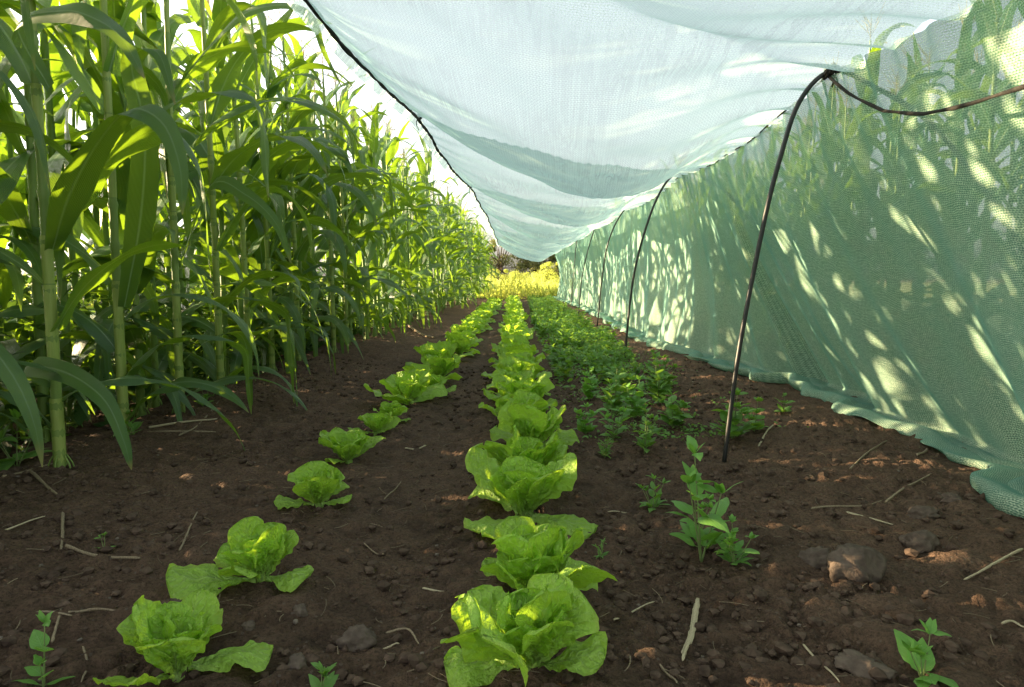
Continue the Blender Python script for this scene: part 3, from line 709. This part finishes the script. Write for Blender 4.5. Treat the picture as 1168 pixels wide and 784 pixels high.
W_(800, 634, .27, 'tall bright green weed with pointed leaves in front of the first hoop', 1, 'bright_weed', 5, .085, .5, 2)
W_(838, 645, .11, 'low cut-leaved weed at the foot of the tall bright weed', 2, 'bright_weed', 5, .035, .7, 4)
W_(795, 612, .13, 'leafy side weed left of the tall bright weed stem', 3, 'bright_weed', 4, .04, .65, 3)
W_(1052, 784, .085, 'bright seedling with rounded leaves at the bottom right edge', 4, 'bright_weed', 2, .055, .62, 2)
W_(50, 784, .115, 'young seedling with paired leaves in the bottom left corner', 5, 'bright_weed', 3, .04, .7, 1)
W_(120, 640, .045, 'tiny green seedling alone on the left soil', 6, 'weed', 2, .02, .6, 1)
W_(365, 782, .05, 'small grey green seedling at the bottom edge near the left row', 7, 'weed', 2, .035, .5, 2)
W_(835, 505, .20, 'broad leafy weed around the foot of the first hoop', 8, 'weed', 5, .075, .75, 4)
W_(860, 498, .14, 'leafy weed just right of the first hoop foot', 9, 'weed', 4, .06, .7, 3)
W_(893, 480, .09, 'small green weed on the reddish soil by the net', 10, 'weed', 3, .04, .7, 2)
W_(745, 575, .10, 'straggly weed with thin leaves left of the tall bright weed', 11, 'weed', 4, .04, .5, 4)
W_(690, 516, .09, 'feathery low weed right of the fifth middle lettuce', 12, 'weed', 5, .03, .35, 7)
W_(735, 515, .17, 'thin leafy weed in front of the weedy bed', 13, 'weed', 5, .05, .55, 4)
W_(700, 500, .22, 'upright pale weed at the left of the weedy bed', 14, 'bright_weed', 5, .06, .5, 3)
W_(686, 628, .045, 'tiny feathery sprout right of the second middle lettuce', 15, 'weed', 3, .02, .4, 3)
W_(20, 548, .17, 'broad leafed weed at the left edge below the first corn plant', 16, 'weed', 3, .11, .4, 3, th=15)
W_(232, 478, .10, 'little weed between the third and fourth corn plants', 17, 'weed', 3, .05, .6, 3)
W_(150, 515, .09, 'low weed at the foot of the second corn plant', 18, 'weed', 3, .05, .6, 2)
W_(700, 470, .24, 'bushy weed with toothed leaves at the front of the weedy bed', 19, 'weed', 6, .07, .7, 5)
W_(750, 462, .26, 'dark bushy weed on the right front of the weedy bed', 20, 'weed', 6, .07, .7, 5)
W_(668, 492, .13, 'spreading pale weed between the fifth middle lettuce and the weedy bed', 22, 'bright_weed', 4, .055, .65, 5)
W_(768, 490, .16, 'toothed leafy weed left of the first hoop foot', 23, 'weed', 5, .065, .7, 5)
W_(725, 480, .2, 'leafy weed in the middle of the front edge of the weedy bed', 24, 'bright_weed', 5, .065, .6, 5)
W_(672, 455, .18, 'low leafy weed near the middle row in the weedy bed', 21, 'bright_weed', 5, .06, .65, 4)
wp = [weed(0, 0, .26, 'x', 40+k, 'weed', 6, .07, .7, 5) for k in range(4)]; wused = set()
rs = np.random.RandomState(77); yv = 4.3; k = 0
while yv < 14:
    for xx in (.36, .60, .84):
        x = xx+rs.uniform(-.12, .12)+.008*yv; s = wp[rs.randint(4)]; yy = yv+rs.uniform(-.15, .15); S = rs.uniform(.42, .92)
        if s not in wused: wused.add(s); o = s; o.location = (x, yy, gh(x, yy)); o.scale = (S,)*3
        else: o = copy_thing(s, (x, yy, gh(x, yy)), rs.rand()*6.28, S)
        tag(o, 'leafy green weed in the crowded weedy bed between the middle row and the hoops', 'weed', 'weeds crowding the right bed')
    yv += .36+.02*yv

def leafquads(n, fpos, rs, L, W, spread=1., lo=-20, hi=60):
    """n small bent leaves (4 quads each) at fpos(i) -> arrays"""
    p = fpos(n); az = rs.rand(n)*6.28; el = np.radians(rs.uniform(lo, hi, n)); l = L*rs.uniform(.6, 1.3, n); w = W*rs.uniform(.6, 1.3, n)
    T = np.stack([np.cos(el)*np.cos(az), np.cos(el)*np.sin(az), np.sin(el)], -1); S = np.stack([-np.sin(az), np.cos(az), rs.uniform(-.5, .5, n)], -1)
    Nn = np.cross(S, T); sv = np.array([0, .35, .7, 1.]); wv = np.array([.15, 1, .8, .05]); V = np.zeros((n, 4, 2, 3)); UV = np.zeros((n, 4, 2, 2))
    for i in range(4):
        c = p+T*(l*sv[i])[:, None]-Nn*(l*.25*sv[i]**2)[:, None]*-1*0-np.array((0, 0, 1))*(l*.35*sv[i]**2)[:, None]
        for j, sg in enumerate((-1, 1)): V[:, i, j] = c+S*(w*wv[i]*.5*sg)[:, None]; UV[:, i, j] = ((sg+1)/2, sv[i])
    b = np.arange(n)[:, None, None]*8; i = np.arange(3)[None, :, None]*2; q = b+i+np.array([0, 1, 3, 2])[None, None, :]
    return V.reshape(-1, 3), q.reshape(-1, 4), UV.reshape(-1, 2), np.repeat(rs.rand(n), 8)
def cover():
    rs = np.random.RandomState(5); mb = MB()
    def pos(n):
        y = 4.1+21*rs.rand(n)**1.3; cx = .60+.012*y; x = cx+rs.normal(0, .22, n).clip(-.33, .34)
        cl = vnoise(x*4.5, y*2.6, 9); dens = cl > .58-.05*np.clip(y-4.5, 0, 7)
        h = (.02+.2*np.clip(cl-.3, 0, 1))*rs.rand(n)**.7*(1+.3*(y > 8))
        y[~dens] += 6*rs.rand((~dens).sum()); h[~dens] *= .5
        return np.stack([x, y, gh_low(x, y)+h], -1)
    v, q, uv, t = leafquads(24000, pos, rs, .045, .026); mb.add(v, q=q, uv=uv, tint=t)
    tag(obj('ground_cover', mb.mesh('ground_cover', M['cover'])), 'low tangle of green weeds covering the bed beside the middle lettuce row', 'ground cover', kind='stuff')
    mb = MB()
    def pos2(n):
        y = 2.9+1.6*rs.rand(n); x = rs.normal(.72, .2, n); h = .02*rs.rand(n)
        k = vnoise(x*7, y*7, 19) < .55; y[k] += 1.8
        return np.stack([x, y, gh_low(x, y)+h], -1)
    v, q, uv, t = leafquads(3500, pos2, rs, .022, .011); mb.add(v, q=q, uv=uv, tint=t)
    tag(obj('small_sprouts', mb.mesh('small_sprouts', M['weed'])), 'tiny sprouts dotting the soil in front of the weedy bed', 'sprouts', kind='stuff')
cover()

# ------------------------------------------------------------------ hoops, cords, net
HY = [-.9, 2.57, 5.9, 9.6, 13.2, 16.8, 20.4, 24.0]
def crease(y):
    y = np.asarray(y, float)
    x = np.interp(y, HY, [1.15, 1.13, 1.42, 1.55, 1.55, 1.55, 1.5, 1.45]); z = np.interp(y, HY, [1.40, 1.40, 1.55, 1.62, 1.62, 1.62, 1.6, 1.55])
    b = bay(y); return x, z-.07*b
def bay(y):
    y = np.asarray(y, float); i = np.clip(np.searchsorted(HY, y)-1, 0, len(HY)-2); H_ = np.array(HY)
    f = (y-H_[i])/(H_[i+1]-H_[i]); return np.sin(pi*np.clip(f, 0, 1))
hb = {1: [(825, 530), (843, 400), (870, 260), (890, 180), (912, 116), (938, 97)], 2: [(712, 412), (722, 320), (740, 250), (760, 208), (782, 200)], 3: [(681, 373), (689, 300), (699, 262), (715, 241)],
      4: [(660, 352), (665, 310), (675, 262)], 5: [(651, 344), (655, 305), (663, 270)], 6: [(644, 338), (648, 305), (655, 275)]}
hlab = {1: 'nearest black pipe hoop, tied to the cord at its top', 2: 'second black pipe hoop behind the nearest one', 3: 'third black pipe hoop along the green net',
        4: 'fourth thin hoop along the green net', 5: 'fifth thin hoop far along the green net', 6: 'last thin hoop near the far end of the net'}
for k, pts in hb.items():
    d = HY[k]; P = [D(px, py, d) for px, py in pts]; P[0][2] = gh(P[0][0], d)-.03
    cx, cz = crease(d); top = P[-1]
    P[-1] = np.array((cx, d, cz+.012))
    P += [np.array((cx+.14, d, cz-.03)), np.array((cx+.42, d, cz-.22)), np.array((cx+.80, d, cz-.75)), np.array((cx+1.0, d, 0.))]
    base = P[0].copy(); Q = spline(np.array(P)-base, 60); mb = MB(); tube(mb, Q, .0085 if k == 1 else .0095, 10)
    root = empty('net_hoop', base); obj('pipe', mb.mesh('hoop_pipe', M['hoop']), root)
    mb = MB(); c = np.array((cx, d, cz+.012))-base                 # wound tie at the top
    rs = np.random.RandomState(k)
    for j in range(7):
        a = np.linspace(0, 2*pi, 14); r = .016+.004*rs.rand(); o = rs.randn(3)*.006; tl = rs.uniform(-.7, .7)
        tube(mb, np.stack([c[0]+o[0]+.3*r*np.sin(a+tl)+j*.003-.01, c[1]+o[1]+r*np.cos(a), c[2]+o[2]+r*np.sin(a)], -1), .004, 5, .5, False)
    for j in range(2): tube(mb, spline([c, c+(.01+.01*j, -.01, -.025), c+(.02*j+.005, -.01, -.055-.015*j)], 6), .0032, 5)
    obj('tie', mb.mesh('hoop_tie', M['rope']), root); tag(root, hlab[k], 'hoop', 'hoops holding up the green net')

def wire_left(y):
    y = np.asarray(y, float); b = bay(y); b = bay(y+.9)
    x = np.interp(y, [-1, 1, 2.8, 4.9, 9.8, 14], [-.95, -.88, -.79, -.65, -.46, -.42]); z = 1.80-.06*b
    return x, z
def cord(fn, y0, y1, label, r=.0055, name='support_cord', knots=(), drop=0.0):
    y = np.linspace(y0, y1, int((y1-y0)*14)); x, z = fn(y); s = np.arange(len(y))
    P = np.stack([x+.006*np.sin(s*.5), y, z-drop+.004*np.sin(s*.37)], -1); base = P[0].copy(); root = empty(name, base)
    mb = MB(); tube(mb, P-base, r*(1+.25*np.sin(s*2.1)), 7, .5); obj('cord', mb.mesh('cord', M['rope']), root)
    for q in knots:
        kx, kz = fn(np.array([q])); mb = MB(); c = np.array((float(kx[0]), q, float(kz[0])))-base; rs = np.random.RandomState(int(q*10)+5)
        for j in range(5):
            a = np.linspace(0, 2*pi, 10); tube(mb, np.stack([c[0]+.014*np.cos(a), np.full(10, c[1]+j*.007-.014), c[2]+.014*np.sin(a)], -1)+rs.randn(3)*.003, .004, 5, .5, False)
        tube(mb, spline([c, c+(-.02, 0, -.04), c+(-.005, .01, -.09)], 8), .003, 5); obj('knot', mb.mesh('knot', M['rope']), root)
    return tag(root, label, 'cord')
cord(wire_left, -1.0, 24, 'dark twisted cord carrying the left edge of the pale net roof', .0105, knots=(1.67, 5.0, 8.7, 12.3), drop=.014)
def right_cord(y):
    f = 0; x = 1.15+0*y; z = np.interp(y, [-.9, 0, .8, 1.2, 1.6, 1.8, 2.0, 2.2, 2.4, 2.57], [1.40, 1.22, 1.13, 1.10, 1.10, 1.105, 1.13, 1.19, 1.29, 1.40])
    return x-.02, z
cord(right_cord, -.9, 2.57, 'dark cord sagging from the nearest hoop top towards the right frame edge', .0052)
def far_cord(y): x, z = crease(y); return x-.012, z-.004
cord(far_cord, 2.6, 24, 'thin dark cord joining the hoop tops under the far net', .0035)

hem = [(-.5, 1.52), (.8, 1.52), (1.5, 1.50)]+[(G(a, b)[1], G(a, b)[0]) for a, b in [(1168, 596), (1110, 549), (1050, 508), (985, 484), (930, 458), (905, 441), (870, 440), (800, 419), (765, 407), (735, 396), (712, 383), (690, 370), (665, 354)]]+[(17, 1.5), (20, 1.42), (24, 1.35)]
hem.sort(); hy = np.array([h[0] for h in hem]); hx = np.array([h[1] for h in hem])
net = empty('shade_net', (0, 0, 0)); tag(net, 'long green knitted shade net forming a wall on the right and a pale sagging roof', 'shade net')
def net_wall():
    ys = np.concatenate([np.arange(-.5, 9, .022), np.arange(9, 24.01, .05)]); nv = 110
    cx, cz = crease(ys); bx = np.interp(ys, hy, hx); bx = bx+.018*np.sin(ys*5.3+1)+.012*np.sin(ys*11)
    t = np.linspace(0, 1, nv)[None, :]; Yv = ys[:, None]*np.ones_like(t)
    sw = .16+.12*vnoise(ys*1.6, ys*0, 85)+.08*np.exp(-((ys-4.7)/.7)**2); bx = bx+sw*.8
    gz = gh_low(bx, ys)
    # hanging part then the hem lying in folds on the soil
    h = np.clip(t/.80, 0, 1); X = cx[:, None]+(bx[:, None]+.05-cx[:, None])*(h**1.25); Z = cz[:, None]*(1-h)+(gz[:, None]+.03)*h
    X = X+.07*np.sin(pi*h)*np.sin(ys*1.1+.6)[:, None]+.035*np.sin(pi*h)
    am = (.004+.030*h**2); X = X+am*np.sin(ys[:, None]*9+3*vnoise(Yv*1.5, t*2, 81)*2+h*2)+.5*am*np.sin(ys[:, None]*21+5*vnoise(Yv*2, t*3, 82))
    pull = np.exp(-h*5)*.022*(1-bay(ys))[:, None]; X = X+pull*np.sin(ys[:, None]*38)
    # slanting drag folds near the ground
    X = X-.05*np.clip(h-.62, 0, 1)*2.2*np.abs(np.sin(ys[:, None]*2.1+h*3.2+2*vnoise(Yv*.9, h*2, 84)))
    e = np.clip((t-.80)/.20, 0, 1)
    ke = [0, .15, .35, .5, .6, .7, .8, .9, 1]; k1 = vnoise(Yv*1.3, e*0, 88); k2 = vnoise(Yv*3.1, e*0+4, 89)
    X = X-sw[:, None]*np.interp(e, ke, [0, .3, .62, .88, 1.0, .97, .80, .60, .48])+.016*(k2-.5)*np.sin(e*pi)
    Z = Z+np.interp(e, ke, [0, .03, .012, .004, .028, .062, .078, .062, .03])*(.35+.75*k1)-.02*(e > 0)+.02*np.sin(e*13+ys[:, None]*2.3+2*k2)*np.sin(e*pi)
    Z = Z+.006*np.sin(Yv*19+e*14+6*k1)*np.sin(e*pi)
    g2 = gh_low(X, Yv); Z = np.maximum(Z, g2+.006)
    arc = np.concatenate([np.zeros((len(ys), 1)), np.cumsum(np.sqrt(np.diff(X, axis=1)**2+np.diff(Z, axis=1)**2), axis=1)], axis=1)
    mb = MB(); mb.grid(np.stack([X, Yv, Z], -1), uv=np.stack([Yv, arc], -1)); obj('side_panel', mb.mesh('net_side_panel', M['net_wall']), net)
net_wall()
def net_roof():
    ys = np.concatenate([np.arange(-1, 10, .035), np.arange(10, 24.01, .07)]); ns = 90
    s = np.linspace(-.035, 1, ns)[None, :]; sp = np.clip(s, 0, 1); wx, wz = wire_left(ys); cx, cz = crease(ys); Yv = ys[:, None]*np.ones_like(s); b = bay(np.minimum(Yv+.9*(1-sp), 23.99))
    X = wx[:, None]+(cx-wx)[:, None]*s; Z = wz[:, None]+(cz-wz)[:, None]*sp
    tt = np.linspace(0, 1, 200); prof = np.interp(tt, [0, .11, .31, .5, .65, .75, .85, .93, 1], [0, .36, .80, 1, .98, .78, .38, .10, 0])
    ker = np.hanning(31); ker /= ker.sum(); prof = np.convolve(np.pad(prof, 15, mode='edge'), ker, 'valid'); prof[0] = prof[-1] = 0
    shp = np.interp(sp, tt, prof); ba = np.interp(ys, [-1, 1.2, 2.2, 2.9, 5.6, 6.2, 30], [.05, .05, .14, .36, .36, .34, .38])[:, None]
    Z = Z-(.03+ba*1.08*b**.65)*shp*(1+.15*(vnoise(Yv*.8, sp*2, 91)-.5))
    Z = Z-np.where(s < 0, .9*-s*1.6, 0)+.0
    X = X+np.where(s < 0, -s*.75*1.0, 0)
    nb = 1-b
    Z = Z+(.009*np.exp(-sp*7)*(s >= 0)+.022*np.exp(-(1-sp)*6))*np.sin(ys[:, None]*23+sp*6)*(.35+nb)
    Z = Z+.012*np.sin(Yv*4+sp*9+4*vnoise(Yv, sp*3, 92))*np.sin(pi*sp)+.006*np.sin(Yv*13-sp*14+5*vnoise(Yv*2, sp*4, 93))*np.sin(pi*sp)
    Z = Z+.020*np.abs(vnoise(Yv*2.6+sp*3, sp*7+Yv*.8, 95)-.5)*2*np.sin(pi*sp)*(.4+b)
    arc = sp*2.2*np.ones_like(Yv)
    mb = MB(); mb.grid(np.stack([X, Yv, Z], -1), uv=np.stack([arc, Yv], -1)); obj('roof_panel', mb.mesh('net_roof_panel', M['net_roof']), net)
net_roof()

# ------------------------------------------------------------------ meadow and trees beyond
def meadow_mat():
    m, nt, out = newmat('sunny_meadow'); n = N(nt); tc = n.n('ShaderNodeTexCoord').outputs['Object']
    a = n.mix(n.noise(tc, .8, 5), (.10, .14, .025), (.30, .28, .06)); p = n.n('ShaderNodeBsdfPrincipled', i_Roughness=.9); n.l(a, p.inputs['Base Color']); n.l(p.outputs[0], out.inputs[0]); return m
mm = meadow_mat(); mb = MB()
for (x0, x1, y0, y1) in ((-60, -4.4, -20, 27), (-60, 60, 27, 300), (5.2, 60, -20, 27)):
    xs = np.linspace(x0, x1, 60); ys_ = np.linspace(y0, y1, 60); X, Y = np.meshgrid(xs, ys_); mb.grid(np.stack([X, Y, .05+.08*vnoise(X*.5, Y*.5, 101)], -1))
tag(obj('meadow', mb.mesh('meadow', mm)), kind='structure')
def blades():
    rs = np.random.RandomState(8); mb = MB()
    def pos(n):
        y = 23.6+34*rs.rand(n)**1.3; x = rs.uniform(-6, 7, n); return np.stack([x, y, -.15+.85*rs.rand(n)*vnoise(x*.9, y*.5, 3)**1.6], -1)
    v, q, uv, t = leafquads(34000, pos, rs, .42, .045, lo=25, hi=89); mb.add(v, q=q, uv=uv, tint=t)
    def pos2(n):
        y = rs.uniform(-1, 22, n); x = -4.6-5*rs.rand(n)**1.4; return np.stack([x, y, .05+.5*rs.rand(n)*vnoise(x, y, 3)], -1)
    v, q, uv, t = leafquads(30000, pos2, rs, .45, .04, lo=35, hi=89); mb.add(v, q=q, uv=uv, tint=t)
    tag(obj('meadow_grass', mb.mesh('meadow_grass', M['meadow_blade'])), 'tall sunlit yellow green grass beyond the corn and the tunnel end', 'grass', kind='stuff')
blades()
def undergrowth():  # some weeds do grow here; thickened and raised to block the low sun
    rs = np.random.RandomState(14); mb = MB()
    def pos(n):
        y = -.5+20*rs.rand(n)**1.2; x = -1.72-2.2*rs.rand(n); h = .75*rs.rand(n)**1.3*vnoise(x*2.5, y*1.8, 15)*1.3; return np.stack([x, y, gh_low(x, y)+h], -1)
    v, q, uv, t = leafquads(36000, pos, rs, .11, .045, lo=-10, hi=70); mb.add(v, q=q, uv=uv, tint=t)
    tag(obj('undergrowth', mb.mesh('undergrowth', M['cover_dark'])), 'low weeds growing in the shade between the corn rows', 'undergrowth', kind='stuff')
undergrowth()
def tree(x, y, H, W, label, seed, mat='tree_leaf', name='tree', cat='tree'):
    rs = np.random.RandomState(seed); root = empty(name, (x, y, 0)); mt = MB(); tube(mt, spline([(0, 0, -.1), (.1, 0, H*.3), (-.05, .1, H*.75)], 12), np.linspace(H*.035, H*.01, 12), 8)
    cs = []
    for k in range(26):
        c = np.array((rs.normal(0, W*.28), rs.normal(0, W*.28), H*rs.uniform(.12, .98)**1.2)); cs.append((c, rs.uniform(.08, .26)*W*(1.25-c[2]/H*.6)))
        tube(mt, spline([(0, 0, H*rs.uniform(.2, .5)), c*.6+np.array((0, 0, H*.12)), c], 7), np.linspace(H*.012, H*.003, 7), 5)
    obj('trunk', mt.mesh('trunk', M['bark']), root)
    def pos(n):
        k = rs.randint(26, size=n); c = np.array([cs[i][0] for i in k]); r = np.array([cs[i][1] for i in k]); d = rs.randn(n, 3); d /= np.linalg.norm(d, axis=1)[:, None]
        return c+d*(r*rs.rand(n)**.35)[:, None]*np.array((1, 1, .75))
    mb = MB(); v, q, uv, t = leafquads(9000, pos, rs, H*.035, H*.028, lo=-50, hi=50); mb.add(v, q=q, uv=uv, tint=t); obj('crown', mb.mesh('crown', M[mat]), root)
    return tag(root, label, cat)
tree(-1.2, 66, 4.6, 4.2, 'dark round tree beyond the meadow at the tunnel end', 1)
tree(2.4, 70, 5.0, 4.8, 'dark tree right of the round one beyond the meadow', 2)
tree(5.6, 68, 4.4, 4.2, 'broad dark tree behind the far end of the net', 3)
tree(-5.0, 72, 5.4, 4.8, 'tall tree left of the round one, behind the corn end', 4)
tree(-9.5, 70, 5.2, 5, 'wide tree half hidden behind the far corn', 5)
tree(.2, 44, 1.2, 2.6, 'yellow green bush standing in the bright meadow', 6, 'meadow_blade', 'bush', 'bush')
tree(2.3, 49, 1.9, 3.0, 'taller yellow green bush at the right of the bright meadow', 7, 'meadow_blade', 'bush', 'bush')
tree(-1.9, 40, 1.4, 2.2, 'yellow green bush by the end of the corn row', 8, 'meadow_blade', 'bush', 'bush')

# ------------------------------------------------------------------ light
EL, AZ = radians(11.5), radians(17)      # AZ: how far the sun stands ahead of straight left
sd = Vector((-cos(EL)*cos(AZ), cos(EL)*sin(AZ), sin(EL)))
sun = bpy.data.lights.new("sun", 'SUN'); sun.energy = 26.0; sun.angle = radians(.6); sun.color = (1, .75, .45)
so = bpy.data.objects.new("sun", sun); C.objects.link(so); so.rotation_euler = sd.to_track_quat('Z', 'Y').to_euler()
w = bpy.data.worlds.new("World"); scene.world = w; w.use_nodes = True; nt = w.node_tree; nt.nodes.clear()
sky = nt.nodes.new('ShaderNodeTexSky'); sky.sky_type = 'NISHITA'; sky.sun_disc = False; sky.sun_elevation = EL
sky.sun_rotation = math.atan2(sd.x, sd.y); sky.air_density = 1.0; sky.dust_density = 4.0; sky.ozone_density = 1.0
bg = nt.nodes.new('ShaderNodeBackground'); bg.inputs[1].default_value = .62; wo = nt.nodes.new('ShaderNodeOutputWorld')
hs = nt.nodes.new('ShaderNodeHueSaturation'); hs.inputs['Saturation'].default_value = .36; nt.links.new(sky.outputs[0], hs.inputs['Color']); nt.links.new(hs.outputs[0], bg.inputs[0]); nt.links.new(bg.outputs[0], wo.inputs[0])

scene.view_settings.view_transform = 'Standard'; scene.view_settings.look = 'None'; scene.view_settings.exposure = 0
scene.render.engine = 'CYCLES'
cy = scene.cycles; cy.max_bounces = 10; cy.diffuse_bounces = 5; cy.transmission_bounces = 6; cy.transparent_max_bounces = 16; cy.glossy_bounces = 2
cy.caustics_reflective = False; cy.caustics_refractive = False; cy.use_denoising = True; cy.sample_clamp_indirect = 6
